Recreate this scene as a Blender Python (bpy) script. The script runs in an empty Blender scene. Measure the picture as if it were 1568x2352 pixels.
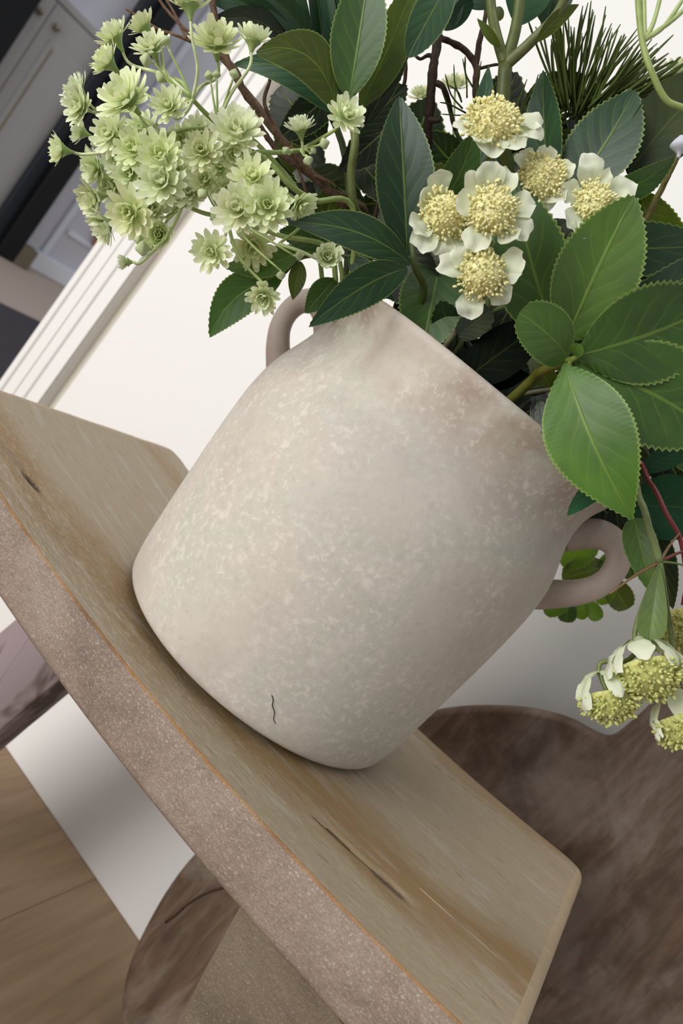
import bpy, math, random
import numpy as np
from mathutils import Vector, Matrix, noise
random.seed(7); RNG=np.random.default_rng(7)
R_=math.radians
sc=bpy.context.scene; COL=sc.collection
# ---------------------------------------------------------------- camera
FPX=1800.0; PITCH=math.atan(291/FPX); ROLL=R_(39.2)
HX,HY=math.cos(ROLL),math.sin(ROLL)
CAM=Vector((-.0176,-.48,.183))
FWD=Vector((0,math.cos(PITCH),-math.sin(PITCH))); UPV=Vector((0,math.sin(PITCH),math.cos(PITCH))); RGT=Vector((1,0,0))
IR=RGT*HX+UPV*HY; IU=-RGT*HY+UPV*HX
cd=bpy.data.cameras.new('camera'); cam=bpy.data.objects.new('camera',cd); COL.objects.link(cam)
M=Matrix((IR,IU,-FWD)).transposed().to_4x4(); M.translation=CAM; cam.matrix_world=M
cd.sensor_fit='VERTICAL'; cd.sensor_height=36; cd.lens=FPX/2352*36; cd.clip_start=.01; cd.clip_end=60
cd.dof.use_dof=True; cd.dof.focus_distance=.385; cd.dof.aperture_fstop=12
sc.camera=cam
# ---------------------------------------------------------------- light, exposure
sc.view_settings.view_transform='Standard'; sc.view_settings.look='None'
sc.view_settings.exposure=0.0; sc.view_settings.gamma=1; sc.view_settings.use_curve_mapping=False
w=bpy.data.worlds.new('room_light'); sc.world=w; w.use_nodes=True
w.node_tree.nodes['Background'].inputs[0].default_value=(.95,.97,1,1)
w.node_tree.nodes['Background'].inputs[1].default_value=.45
def area(name,loc,target,size,power,color=(1,1,1)):
    l=bpy.data.lights.new(name,'AREA'); l.shape='RECTANGLE'; l.size,l.size_y=size; l.energy=power; l.color=color
    o=bpy.data.objects.new(name,l); COL.objects.link(o); o.location=loc
    o.rotation_euler=(Vector(target)-Vector(loc)).to_track_quat('-Z','Y').to_euler(); return o
area('window_light',(-2.1,-1.85,.42),(0,.1,.02),(1.7,1.7),78,(1,.995,.985))
area('ceiling_light',(-.5,.0,2.3),(-.3,.15,0),(.9,.9),12,(1,.97,.92))
area('far_room_light',(-2.2,2.2,2.2),(-2.6,2.2,0),(1.0,1.0),20,(.93,.95,1))

# ---------------------------------------------------------------- bench frame (s along the seat, t across it)
AZ=R_(22.7); TV=Vector((math.sin(AZ),math.cos(AZ),0)); SV=Vector((math.cos(AZ),-math.sin(AZ),0)); BROT=-AZ
def ST(s,t,z): return SV*s+TV*t+Vector((0,0,z))
def ray(px,py):
    dx,dy=px-784,py-1176
    return (FWD*FPX+RGT*(HX*dx+HY*dy)+UPV*(HY*dx-HX*dy))/FPX
def at(px,py,d): return CAM+ray(px,py)*d

# ---------------------------------------------------------------- helpers
def mesh(name,v,f,uv=None,smooth=True):
    m=bpy.data.meshes.new(name); m.from_pydata([tuple(p) for p in v],[],[tuple(x) for x in f])
    if uv is not None:
        L=m.uv_layers.new(name='UVMap'); li=np.zeros(len(m.loops),dtype=np.int32); m.loops.foreach_get('vertex_index',li)
        L.data.foreach_set('uv',np.asarray(uv,dtype=np.float32)[li].ravel())
    if smooth: m.polygons.foreach_set('use_smooth',[True]*len(m.polygons))
    m.update(); return m
def obj(name,me,mat=None,parent=None,color=None,loc=None,rot=None):
    o=bpy.data.objects.new(name,me); COL.objects.link(o)
    if mat and me and not me.materials: me.materials.append(mat)
    if parent: o.parent=parent
    if color: o.color=color
    if loc is not None: o.location=loc
    if rot is not None: o.rotation_euler=rot
    return o
def thing(name,label,cat,loc=(0,0,0),group=None,rotz=0):
    o=bpy.data.objects.new(name,None); COL.objects.link(o); o.location=loc; o.rotation_euler=(0,0,rotz); o.empty_display_size=.01
    o['label']=label; o['category']=cat
    if group: o['group']=group
    return o
def tag(o,label,cat,group=None):
    o['label']=label; o['category']=cat
    if group: o['group']=group
    return o
def struct(o): o['kind']='structure'; return o
def bevbox(x0,x1,y0,y1,z0,z1,b=.002):
    # chamfered box, 24 verts
    v=[];f=[];idx={}
    for ix in(0,1):
        for iy in(0,1):
            for iz in(0,1):
                c=((x0,x1)[ix],(y0,y1)[iy],(z0,z1)[iz]); s=((1,-1)[ix],(1,-1)[iy],(1,-1)[iz])
                for a in range(3):
                    p=[c[k]+(0 if k==a else s[k]*b) for k in range(3)]; idx[(ix,iy,iz,a)]=len(v); v.append(p)
    def face(a,side):
        o=[k for k in range(3) if k!=a]; r=[]
        for (p,q) in((0,0),(1,0),(1,1),(0,1)):
            t=[0,0,0]; t[a]=side; t[o[0]]=p; t[o[1]]=q; r.append(idx[(*t,a)])
        return r
    for a in range(3):
        for sd in(0,1): f.append(face(a,sd))
    for a in range(3):           # edges along axis a
        o=[k for k in range(3) if k!=a]
        for p in(0,1):
            for q in(0,1):
                t0=[0,0,0];t1=[0,0,0]; t0[a]=0;t1[a]=1
                for t in(t0,t1): t[o[0]]=p;t[o[1]]=q
                f.append([idx[(*t0,o[0])],idx[(*t0,o[1])],idx[(*t1,o[1])],idx[(*t1,o[0])]])
    for ix in(0,1):
        for iy in(0,1):
            for iz in(0,1): f.append([idx[(ix,iy,iz,a)] for a in range(3)])
    m=mesh('box',v,f,smooth=False)
    import bmesh
    bm=bmesh.new(); bm.from_mesh(m); bmesh.ops.recalc_face_normals(bm,faces=bm.faces); bm.to_mesh(m); bm.free(); return m
def crm(P,n):
    P=[Vector(p) for p in P]; Q=[P[0]*2-P[1]]+P+[P[-1]*2-P[-2]]; out=[]
    for i in range(1,len(Q)-2):
        for k in range(n):
            t=k/n; a,b,c,d=Q[i-1:i+3]
            out.append(.5*((2*b)+(c-a)*t+(2*a-5*b+4*c-d)*t*t+(3*b-a-3*c+d)*t**3))
    out.append(P[-1]); return out
def tube(P,r0,r1=None,n=6,sides=8,bump=0,flat=1.0,nodes=0,rfun=None,cap=True):
    if r1 is None: r1=r0
    C=crm(P,n) if len(P)>1 else P; v=[];f=[];uv=[]
    up=Vector((.3,.2,.9)).normalized(); N=len(C)
    for i,c in enumerate(C):
        d=(C[min(i+1,N-1)]-C[max(i-1,0)])
        d=d.normalized() if d.length>1e-9 else Vector((0,0,1))
        if i==0: a=d.cross(up); a=a.normalized() if a.length>1e-3 else d.orthogonal().normalized()
        else: a=(a-d*a.dot(d)).normalized()
        b=d.cross(a); u=i/(N-1); r=rfun(u) if rfun else r0+(r1-r0)*u
        if nodes: r*=1+.28*math.exp(-((u*nodes%1-.5)/.06)**2)
        for k in range(sides):
            th=2*math.pi*k/sides; rr=r*(1+(bump*noise.noise(c*260+Vector((k*1.7,0,0))) if bump else 0))
            v.append(c+a*math.cos(th)*rr+b*math.sin(th)*rr*flat); uv.append((u,k/sides))
    for i in range(N-1):
        for k in range(sides):
            k2=(k+1)%sides; f.append((i*sides+k,i*sides+k2,(i+1)*sides+k2,(i+1)*sides+k))
    if cap: f.append(tuple(range(sides))[::-1]); f.append(tuple((N-1)*sides+k for k in range(sides)))
    return v,f,uv
def tubeobj(name,P,r0,r1=None,mat=None,parent=None,color=None,**k):
    v,f,uv=tube(P,r0,r1,**k); return obj(name,mesh(name,v,f,uv),mat,parent,color)
def join(parts):
    V=[];F=[];U=[]
    for v,f,u in parts:
        o=len(V); V+=list(v); F+=[tuple(i+o for i in x) for x in f]; U+=list(u)
    return V,F,U

# ---------------------------------------------------------------- materials
class NT:
    def __init__(s,name,rough=.6,spec=.5):
        s.m=bpy.data.materials.new(name); s.m.use_nodes=True; s.t=s.m.node_tree; s.n=s.t.nodes; s.l=s.t.links
        s.b=s.n['Principled BSDF']; s.b.inputs['Roughness'].default_value=rough
        s.b.inputs['Specular IOR Level'].default_value=spec; s.out=s.n['Material Output']
    def N(s,ty,ins=None,**p):
        n=s.n.new(ty)
        for k,v in p.items(): setattr(n,k,v)
        for k,v in (ins or {}).items(): s.set(n.inputs[k],v)
        return n
    def set(s,i,v):
        if isinstance(v,bpy.types.NodeSocket): s.l.new(v,i)
        else:
            if isinstance(v,tuple) and len(v)==3 and i.type=='RGBA': v=v+(1,)
            i.default_value=v
    def math(s,op,a,b=0.,c=0.,clamp=False):
        n=s.N('ShaderNodeMath',{0:a,1:b,2:c},operation=op,use_clamp=clamp); return n.outputs[0]
    def coord(s,which='Object',scale=(1,1,1),rot=(0,0,0),loc=(0,0,0)):
        tc=s.N('ShaderNodeTexCoord'); mp=s.N('ShaderNodeMapping',{'Vector':tc.outputs[which],'Scale':scale,'Rotation':rot,'Location':loc}); return mp.outputs[0]
    def noise(s,vec,scale,detail=4,rough=.55,dist=0.):
        return s.N('ShaderNodeTexNoise',{'Vector':vec,'Scale':scale,'Detail':detail,'Roughness':rough,'Distortion':dist}).outputs['Fac']
    def ramp(s,fac,stops,interp='LINEAR'):
        n=s.N('ShaderNodeValToRGB',{'Fac':fac}); r=n.color_ramp; r.interpolation=interp
        while len(r.elements)<len(stops): r.elements.new(.5)
        for e,(p,c) in zip(r.elements,stops): e.position=p; e.color=(*c,1) if len(c)==3 else c
        return n.outputs[0]
    def mix(s,fac,a,b,mode='MIX'):
        n=s.N('ShaderNodeMix',data_type='RGBA',blend_type=mode); s.set(n.inputs[0],fac); s.set(n.inputs[6],a); s.set(n.inputs[7],b); return n.outputs[2]
    def color(s,c): s.set(s.b.inputs['Base Color'],c)
    def bump(s,h,strength=.3,dist=.001):
        n=s.N('ShaderNodeBump',{'Height':h,'Strength':strength,'Distance':dist}); s.l.new(n.outputs[0],s.b.inputs['Normal']); return n.outputs[0]
def S2L(r,g,b): return tuple(((c/255)/12.92 if c/255<=.04045 else ((c/255+.055)/1.055)**2.4) for c in(r,g,b))
def plain(name,c,rough=.6,spec=.4,bump=0,bs=200,var=.04):
    t=NT(name,rough,spec); v=t.coord('Object'); n=t.noise(v,bs*.1,3)
    a=tuple(max(0,x*(1-var)) for x in c); b=tuple(min(1,x*(1+var)) for x in c)
    t.color(t.mix(n,a,b))
    if bump: t.bump(t.noise(v,bs,4),bump,.0006)
    return t.m
G0,G1=(0,0,0),(1,1,1)
# vase plaster
def vase_mat(rough_c=1.0):
    t=NT('stone_plaster',.62,.35); v=t.coord('Object')
    big=t.noise(v,14,3,.5,.4); c=t.ramp(big,[(.3,S2L(184,174,163)),(.46,S2L(193,184,172)),(.6,S2L(184,181,168)),(.75,S2L(198,187,176))])
    mauve=t.noise(t.coord('Object',loc=(3,1,2)),11,4,.55,.3)
    z=t.N('ShaderNodeSeparateXYZ',{0:v}).outputs[2]
    neck=t.N('ShaderNodeMapRange',{0:z,1:.115,2:.2,3:0.,4:1.}).outputs[0]
    c=t.mix(t.math('MULTIPLY',t.ramp(mauve,[(.4,G0),(.68,G1)]),t.math('MULTIPLY_ADD',neck,.6,.05)),c,S2L(138,121,116))  # mauve-brown stain towards the neck, part of the shade there painted in
    lip=t.ramp(t.noise(t.coord('Object',loc=(0,5,1)),26,4),[(.45,G0),(.6,G1)])
    nk2=t.N('ShaderNodeMapRange',{0:z,1:.172,2:.2,3:0.,4:1.}).outputs[0]
    c=t.mix(t.math('MULTIPLY',lip,t.math('MULTIPLY',nk2,.7)),c,S2L(160,140,126))
    # pale chalky flecks and wisps
    fl=t.noise(v,240,6,.68,.35); wisp=t.noise(t.coord('Object',scale=(1,1,.8)),70,6,.7,1.6)
    mask=t.ramp(t.noise(v,17,3),[(.33,G0),(.55,G1)])
    f=t.math('MULTIPLY',t.ramp(fl,[(.52,G0),(.62,G1)]),mask)
    c=t.mix(t.math('MULTIPLY',f,.5),c,S2L(218,211,198))
    c=t.mix(t.math('MULTIPLY',t.ramp(fl,[(.34,G1),(.46,G0)]),.3),c,S2L(164,154,142))
    rg=t.math('ABSOLUTE',t.math('SUBTRACT',wisp,.5)); vein=t.ramp(rg,[(0.,G1),(.012,G0)])
    c=t.mix(t.math('MULTIPLY',vein,t.math('MULTIPLY',t.ramp(big,[(.45,G0),(.6,G1)]),.42)),c,S2L(206,200,192))
    pit=t.ramp(t.noise(t.coord('Object',loc=(9,9,9)),420,2),[(.79,G0),(.83,G1)])
    c=t.mix(t.math('MULTIPLY',pit,.6),c,S2L(110,98,88))
    t.color(c)
    h=t.math('ADD',t.math('MULTIPLY',fl,.5),t.math('MULTIPLY',t.noise(v,40,4),.9)); t.bump(h,.35,.0006)
    return t.m
M_vase=vase_mat()
t=NT('stone_handle',.6,.35); v=t.coord('Object'); t.color(t.ramp(t.noise(v,22,5,.6,.4),[(.3,S2L(150,134,124)),(.55,S2L(176,160,150)),(.75,S2L(190,178,168))])); t.bump(t.noise(v,120,5),.3,.0006); M_hand=t.m

def wood_mat(name,base,amber,pale,dark,top=True,obj_scale=1,rough=.55,bandstr=1.):
    t=NT(name,rough,.35); v=t.coord('Object')
    g=t.noise(t.coord('Object',scale=(5,60,60)),9,6,.65,.3)       # long grain
    fine=t.noise(t.coord('Object',scale=(14,260,260)),9,5,.7)
    c=t.ramp(g,[(.28,dark),(.42,base),(.58,base),(.75,pale)])
    xyz=t.N('ShaderNodeSeparateXYZ',{0:v}); y=xyz.outputs[1]
    if top:
        wob=t.noise(t.coord('Object',scale=(3,9,9)),3,4,.6,.5)
        yy=t.math('ADD',y,t.math('MULTIPLY_ADD',wob,.07,-.035))
        # amber lanes where the wash has worn through
        def lane(c0,wd): return t.N('ShaderNodeMapRange',{0:t.math('ABSOLUTE',t.math('SUBTRACT',yy,c0)),1:wd,2:wd*.35,3:0.,4:1.}).outputs[0]
        yy=t.math('SUBTRACT',yy,t.math('MULTIPLY',xyz.outputs[0],.11))
        ln=t.math('MAXIMUM',lane(-.080,.036),t.math('MULTIPLY',lane(.118,.02),.6),clamp=True)
        patch=t.ramp(t.noise(t.coord('Object',scale=(4,18,18)),5,4,.6),[(.28,(.4,.4,.4)),(.5,G1)])
        c=t.mix(t.math('MULTIPLY',t.math('MULTIPLY',ln,patch),.95*bandstr),c,amber)
        p2=t.ramp(t.noise(t.coord('Object',scale=(3,22,22),loc=(2,5,0)),5,4,.6),[(.56,G0),(.7,G1)])
        c=t.mix(t.math('MULTIPLY',p2,.4*bandstr),c,S2L(186,180,168))
    c=t.mix(t.math('MULTIPLY',t.ramp(fine,[(.35,G1),(.5,G0)]),.35),c,dark)
    c=t.mix(t.math('MULTIPLY',t.ramp(fine,[(.62,G0),(.76,G1)]),.45),c,pale)
    if top:  # pale scratches of the scraped finish near the front
        sc_=t.noise(t.coord('Object',scale=(260,20,20),rot=(0,0,.25)),4,4,.7); s2=t.noise(t.coord('Object',scale=(40,700,300),rot=(0,0,.06)),3,4,.7)
        fr=t.math('MULTIPLY',t.N('ShaderNodeMapRange',{0:y,1:-.045,2:-.1,3:0.,4:1.}).outputs[0],t.N('ShaderNodeMapRange',{0:xyz.outputs[0],1:.17,2:.02,3:.3,4:1.}).outputs[0])
        m_=t.math('MULTIPLY',t.ramp(s2,[(.56,G0),(.62,G1)]),fr)
        c=t.mix(t.math('MULTIPLY',m_,.8),c,S2L(208,197,176))
        m_=t.math('MULTIPLY',t.ramp(sc_,[(.66,G0),(.74,G1)]),fr)
        c=t.mix(t.math('MULTIPLY',m_,.3),c,S2L(200,186,166))
    if top:   # knots: dark heartwood, tan around the long one
        def ell(cx,cy,L,W,ang,soft=.35):
            mp=t.N('ShaderNodeMapping',{'Vector':v,'Location':(-cx,-cy,0)}); mp2=t.N('ShaderNodeMapping',{'Vector':mp.outputs[0],'Rotation':(0,0,-ang),'Scale':(1,1,1)})
            x2=t.N('ShaderNodeSeparateXYZ',{0:mp2.outputs[0]}); q=t.math('ADD',t.math('POWER',t.math('ABSOLUTE',t.math('DIVIDE',x2.outputs[0],L)),2.),t.math('POWER',t.math('ABSOLUTE',t.math('DIVIDE',x2.outputs[1],W)),2.))
            q=t.math('ADD',q,t.math('MULTIPLY_ADD',t.noise(v,420,3),.8,-.4)); return t.N('ShaderNodeMapRange',{0:q,1:1.,2:soft,3:0.,4:1.}).outputs[0]
        c=t.mix(t.math('MULTIPLY',ell(.137,-.0845,.027,.0042,.09),.6),c,S2L(160,138,98))
        c=t.mix(t.math('MULTIPLY',ell(.1545,-.0815,.0125,.0030,.09),.85),c,S2L(92,76,54))
        c=t.mix(t.math('MULTIPLY',ell(-.1505,-.0925,.0105,.0034,.2),.9),c,S2L(72,58,44))
        c=t.mix(t.math('MULTIPLY',ell(-.170,-.096,.016,.004,.25),.5),c,S2L(120,104,84))
        for q_ in range(5): c=t.mix(t.math('MULTIPLY',ell(.118+q_*.0115,.0985+q_*.0036,.0042,.0017,.3),.6),c,S2L(112,92,66))
    t.color(c); h=t.math('ADD',t.math('MULTIPLY',g,.7),fine); t.bump(h,.5,.0005)
    rr=t.math('MULTIPLY_ADD',fine,.3,rough-.2); t.set(t.b.inputs['Roughness'],rr)
    return t.m
M_seat=wood_mat('weathered_wood_top',S2L(160,145,122),S2L(142,114,74),S2L(182,171,153),S2L(130,110,86))
M_seatend=wood_mat('weathered_wood_end',S2L(172,152,124),S2L(188,150,96),S2L(196,178,150),S2L(150,128,100),top=False)
def rough_wood(name,c0,c1,c2,sp=.5,spk=.55):
    t=NT(name,.48,.45); v=t.coord('Object')
    big=t.noise(t.coord('Object',scale=(1,1,2)),16,4,.6,.5)
    c=t.ramp(big,[(.3,c0),(.5,c1),(.72,c2)])
    sp1=t.noise(t.coord('Object',scale=(1,1.,1.3)),700,4,.75,1.0); sp2=t.noise(t.coord('Object',scale=(.45,1,1.4),rot=(0,.5,0)),520,5,.75,.8)
    c=t.mix(t.math('MULTIPLY',t.ramp(sp1,[(.52,G0),(.66,G1)]),spk),c,S2L(206,190,174))
    c=t.mix(t.math('MULTIPLY',t.ramp(sp2,[(.33,G1),(.46,G0)]),.4),c,S2L(96,78,66))
    t.color(c); t.bump(t.math('ADD',sp1,sp2),.9,.0006); return t.m
M_front=rough_wood('sawn_wood_face',S2L(122,104,92),S2L(144,126,111),S2L(158,141,129),spk=.6)
M_leg=rough_wood('sawn_wood_leg',S2L(96,82,66),S2L(116,100,80),S2L(124,110,92),spk=.22)
M_edge=rough_wood('raw_amber_edge',S2L(118,84,50),S2L(160,120,76),S2L(170,146,116),spk=.2)
t=NT('old_leg_wood',.6,.3); v=t.coord('Object',scale=(1,1,.35)); t.color(t.ramp(t.noise(v,20,4,.55,.8),[(.34,S2L(78,62,50)),(.46,S2L(96,82,74)),(.52,S2L(150,134,136)),(.7,S2L(140,126,126))])); M_legback=t.m
# dark board
t=NT('dark_aged_board',.55,.3); g=t.noise(t.coord('Object',scale=(40,40,5)),2.2,6,.62,.6); pt=t.noise(t.coord('Object',scale=(1,1,.55)),17,5,.6,.7)
c=t.ramp(g,[(.3,S2L(74,56,42)),(.5,S2L(92,72,56)),(.72,S2L(118,98,82))])
c=t.mix(t.ramp(pt,[(.44,G0),(.66,(.8,.8,.8))]),c,S2L(134,120,108))
c=t.mix(t.ramp(t.noise(t.coord('Object',loc=(4,4,4)),24,4,.6,.5),[(.52,G0),(.72,(.7,.7,.7))]),c,S2L(66,46,32))
t.color(c); t.bump(g,.5,.002); M_board=t.m
M_crack=plain('crack_dark',S2L(52,36,26),.8,.1)
M_wall=plain('cream_paint',S2L(226,223,219),.5,.3,.04,60,.01)
M_groove=plain('recess_shade',S2L(196,190,176),.6,.2,0,60,.01)  # beige of the wall channel: recess shadow put into its colour
M_ceil=plain('ceiling_paint',S2L(235,233,230),.8,.1)
t=NT('oak_laminate',.5,.3); g=t.noise(t.coord('Object',scale=(18,1.3,6)),2.5,5,.6,.4); inf=t.N('ShaderNodeObjectInfo')
c=t.ramp(g,[(.28,S2L(126,104,80)),(.5,S2L(148,124,97)),(.75,S2L(162,138,109))]); c=t.mix(t.math('MULTIPLY',inf.outputs['Random'],.16),c,S2L(120,98,74)); t.color(c); M_floor=t.m
M_farfloor=plain('taupe_floor',S2L(176,160,148),.6,.3)
M_rug=plain('charcoal_rug',S2L(70,66,72),.9,.1,.6,300,.15)
M_grey=plain('grey_cupboard_paint',S2L(168,165,164),.5,.3); M_lav=plain('cool_lit_white',S2L(206,206,216),.5,.3)  # far wall white is tinted lavender to stand in for cooler light
M_brightw=plain('bright_white_paint',S2L(226,230,240),.5,.3)
M_black=plain('black_frame_paint',S2L(13,14,17),.5,.3); M_navy=plain('dark_slate_paint',S2L(40,43,50),.5,.3)
M_knob=plain('brass_knob',S2L(120,110,86),.35,.6); M_boxb=plain('khaki_box',S2L(112,104,88),.8,.2); M_terr=plain('terracotta_book',S2L(150,100,82),.7,.2)
M_foam=plain('interior_dark_foam',S2L(22,24,16),.95,.05,.8,300,.3)  # near-black filler colour for a dark vase interior

def leaf_mat(name,veins=1.,rough=.46,edge=.5,trans=.22,weave=0.,quilt=.16,gloss=.5):
    t=NT(name,rough,gloss); oi=t.N('ShaderNodeObjectInfo'); base=oi.outputs['Color']
    uvn=t.N('ShaderNodeTexCoord').outputs['UV']; x=t.N('ShaderNodeSeparateXYZ',{0:uvn}); u=x.outputs[0]
    av=t.math('ABSOLUTE',t.math('MULTIPLY_ADD',x.outputs[1],2.,-1.))
    v=t.coord('Object'); n=t.noise(v,45,4,.6,.5)
    c=t.mix(t.ramp(n,[(.35,G0),(.7,(.55,.55,.55))]),base,t.mix(1.,base,(.45,.62,.55),'MULTIPLY'))
    yel=t.mix(1.,t.mix(.0,base,base),(1.7,1.75,.75),'MULTIPLY')
    n2=t.noise(t.coord('Object',loc=(5,0,0)),28,3); c=t.mix(t.math('MULTIPLY',t.ramp(n2,[(.45,G0),(.7,G1)]),.45),c,yel)
    pale=t.mix(.55,base,S2L(150,175,70))
    mid=t.math('MULTIPLY',t.ramp(av,[(0.,G1),(.025,(.8,.8,.8)),(.05,G0)]),t.math('MULTIPLY_ADD',t.noise(v,30,2),.9,.25))
    # side veins curving to the tip
    ph=t.math('FRACT',t.math('SUBTRACT',t.math('MULTIPLY_ADD',t.noise(v,35,2),1.1,t.math('MULTIPLY',u,6.5)),t.math('MULTIPLY',t.math('POWER',av,.8),2.1)))
    tri=t.math('ABSOLUTE',t.math('SUBTRACT',ph,.5)); vn=t.ramp(tri,[(0.,G1),(.06,(.35,.35,.35)),(.11,G0)])
    vfade=t.math('MULTIPLY',vn,t.ramp(av,[(.0,G1),(.55,(.8,.8,.8)),(.85,G0)]))
    vf=t.math('MULTIPLY',t.math('MAXIMUM',mid,t.math('MULTIPLY',vfade,.28)),veins*.8)
    c=t.mix(vf,c,pale)
    if edge: c=t.mix(t.math('MULTIPLY',t.ramp(av,[(.93,G0),(.99,G1)]),edge),c,S2L(160,180,95))
    t.color(c)
    h=t.math('ADD',t.math('MULTIPLY',tri,quilt*2.),t.math('MULTIPLY',mid,.6))
    if weave:
        wv=t.N('ShaderNodeTexWave',{'Vector':v,'Scale':900.,'Distortion':.6}).outputs['Fac']; h=t.math('ADD',h,t.math('MULTIPLY',wv,weave))
    nb=t.bump(h,.55,.0009)
    tr=t.N('ShaderNodeBsdfTranslucent',{'Color':t.mix(1.,c,(1.5,1.6,.7),'MULTIPLY'),'Normal':nb})
    mx=t.N('ShaderNodeMixShader',{0:trans,1:t.b.outputs[0],2:tr.outputs[0]}); t.l.new(mx.outputs[0],t.out.inputs[0]); return t.m
M_leaf=leaf_mat('serrated_leaf_green'); M_leafd=leaf_mat('smooth_leaf_green',veins=.35,edge=.0,rough=.42,quilt=.1,trans=.12)
M_cloth=leaf_mat('fabric_leaf_teal',veins=.25,edge=0,rough=.75,weave=.06,quilt=.3,trans=.05,gloss=.08)
t=NT('plant_stem',.5,.4); oi=t.N('ShaderNodeObjectInfo'); n=t.noise(t.coord('Object'),160,4); t.color(t.mix(t.ramp(n,[(.4,G0),(.75,(.6,.6,.6))]),oi.outputs['Color'],t.mix(1.,oi.outputs['Color'],(.6,.5,.4),'MULTIPLY'))); t.bump(n,.4,.0006); M_stem=t.m
t=NT('bark_twig',.7,.3); n=t.noise(t.coord('Object',scale=(1,1,.4)),300,5,.7); oi=t.N('ShaderNodeObjectInfo'); t.color(t.mix(t.ramp(n,[(.35,G0),(.7,G1)]),t.mix(1.,oi.outputs['Color'],(.35,.32,.3),'MULTIPLY'),oi.outputs['Color'])); t.bump(n,.9,.001); M_bark=t.m
def petal_mat(name,root,mid,tip,trans=.3):
    t=NT(name,.6,.2); uvn=t.N('ShaderNodeTexCoord').outputs['UV']; x=t.N('ShaderNodeSeparateXYZ',{0:uvn}); u=x.outputs[0]
    oi=t.N('ShaderNodeObjectInfo')
    st=t.noise(t.N('ShaderNodeMapping',{'Vector':uvn,'Scale':(2,26,1)}).outputs[0],2,3)
    c=t.ramp(u,[(0,root),(.45,mid),(1.,tip)]); c=t.mix(t.math('MULTIPLY',t.ramp(st,[(.35,G1),(.6,G0)]),.3),c,t.mix(1.,c,(.78,.85,.6),'MULTIPLY'))
    c=t.mix(1.,c,oi.outputs['Color'],'MULTIPLY')
    t.color(c); nb=t.bump(st,.3,.0005)
    tr=t.N('ShaderNodeBsdfTranslucent',{'Color':c,'Normal':nb}); mx=t.N('ShaderNodeMixShader',{0:trans,1:t.b.outputs[0],2:tr.outputs[0]}); t.l.new(mx.outputs[0],t.out.inputs[0]); return t.m
M_pet=petal_mat('pale_green_petal',S2L(190,206,138),S2L(226,232,188),S2L(247,250,226))
M_cream=petal_mat('cream_petal',S2L(196,204,160),S2L(226,232,206),S2L(244,245,230))
t=NT('bobble_yellow',.55,.4); oi=t.N('ShaderNodeObjectInfo'); n=t.noise(t.coord('Object'),9,4,.7); t.color(t.mix(1.,t.ramp(n,[(.3,S2L(176,162,90)),(.5,S2L(228,220,152)),(.66,S2L(250,244,200))]),oi.outputs['Color'],'MULTIPLY')); t.set(t.b.inputs['Subsurface Weight'],.1); M_bob=t.m
M_needle=plain('pine_needle_green',S2L(62,76,22),.65,.2,0,300,.3)

# ================================================================ setting
# floor: boards run along t
fl=struct(obj('floor',bevbox(-2.2,2.4,-1.4,1.0,-.475,-.4525,.0005),M_floor,rot=(0,0,BROT)))
plk=bevbox(-.0948,.0948,-.6,.6,-.008,0,.0003); plk.materials.append(M_floor)
for i in range(11):
    for j in range(2):
        o=obj('plank',plk,None,fl); o.location=(-.95+i*.19, -.72+j*1.203+((i*37)%10)*.03,-.45)
ff=struct(obj('floor_far',bevbox(-3.4,-.66,.31,5.2,-.48,-.4505,.0005),M_farfloor,rot=(0,0,BROT)))
# cream wall: thick slab whose end shows, with recessed channel and a reeded casing
wl=thing('wall_back','','',rotz=BROT); del wl['label']; del wl['category']; struct(wl)
obj('panel',bevbox(-.548,2.3,.304,.40,-.45,2.3,.001),M_wall,wl)
obj('channel',bevbox(-.572,-.547,.319,.40,-.45,2.3,.0005),M_groove,wl)
cs=struct(thing('trim_1','','',rotz=BROT)); del cs['label']; del cs['category']
obj('casing_board',bevbox(-.649,-.5715,.304,.40,-.45,2.3,.002),M_wall,cs)
for x0,x1,p in((-.6485,-.637,.003),(-.636,-.616,.0015),(-.615,-.597,.0025),(-.596,-.5725,.0012)):
    obj('reed',bevbox(x0,x1,.304-p,.3035,-.449,2.299,.0018),M_wall,cs)
struct(obj('wall_far',bevbox(-3.2,-3.022,-1.5,5.0,-.45,2.3,.001),M_lav,rot=(0,0,BROT)))
struct(obj('baseboard_far',bevbox(-3.02,-3.0,2.2,5.0,-.45,-.36,.004),M_brightw,rot=(0,0,BROT)))
struct(obj('trim_2',bevbox(-3.02,-3.005,2.30,5.0,-.22,-.195,.003),M_brightw,rot=(0,0,BROT)))
struct(obj('trim_3',bevbox(-3.02,-3.004,2.235,2.27,-.36,2.2,.003),M_brightw,rot=(0,0,BROT)))
# black framed glazed screen in front of the grey cupboard
scn=thing('black_door_frame','black metal door frame with two uprights in front of the grey cupboard','door frame',ST(-2.98,1.7,-.45),rotz=BROT)
def loc(o,base,x0,x1,y0,y1,z0,z1,mat,name,b=.003): return obj(name,bevbox(x0-base[0],x1-base[0],y0-base[1],y1-base[1],z0-base[2],z1-base[2],b),mat,o)
bs=(-2.98,1.7,-.45)
loc(scn,bs,-2.97,-2.90,1.955,2.055,-.45,2.2,M_black,'upright'); loc(scn,bs,-2.965,-2.935,1.895,1.955,-.45,2.2,M_navy,'upright')
loc(scn,bs,-2.97,-2.90,1.30,1.525,-.45,2.2,M_black,'upright'); loc(scn,bs,-2.97,-2.90,1.525,1.895,1.9,2.0,M_black,'top_rail')
cb=thing('grey_cupboard','grey panelled cupboard with small round knobs behind the black frame','cupboard',ST(-3.0,1.7,-.45),rotz=BROT); bs=(-3.0,1.7,-.45)
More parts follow.
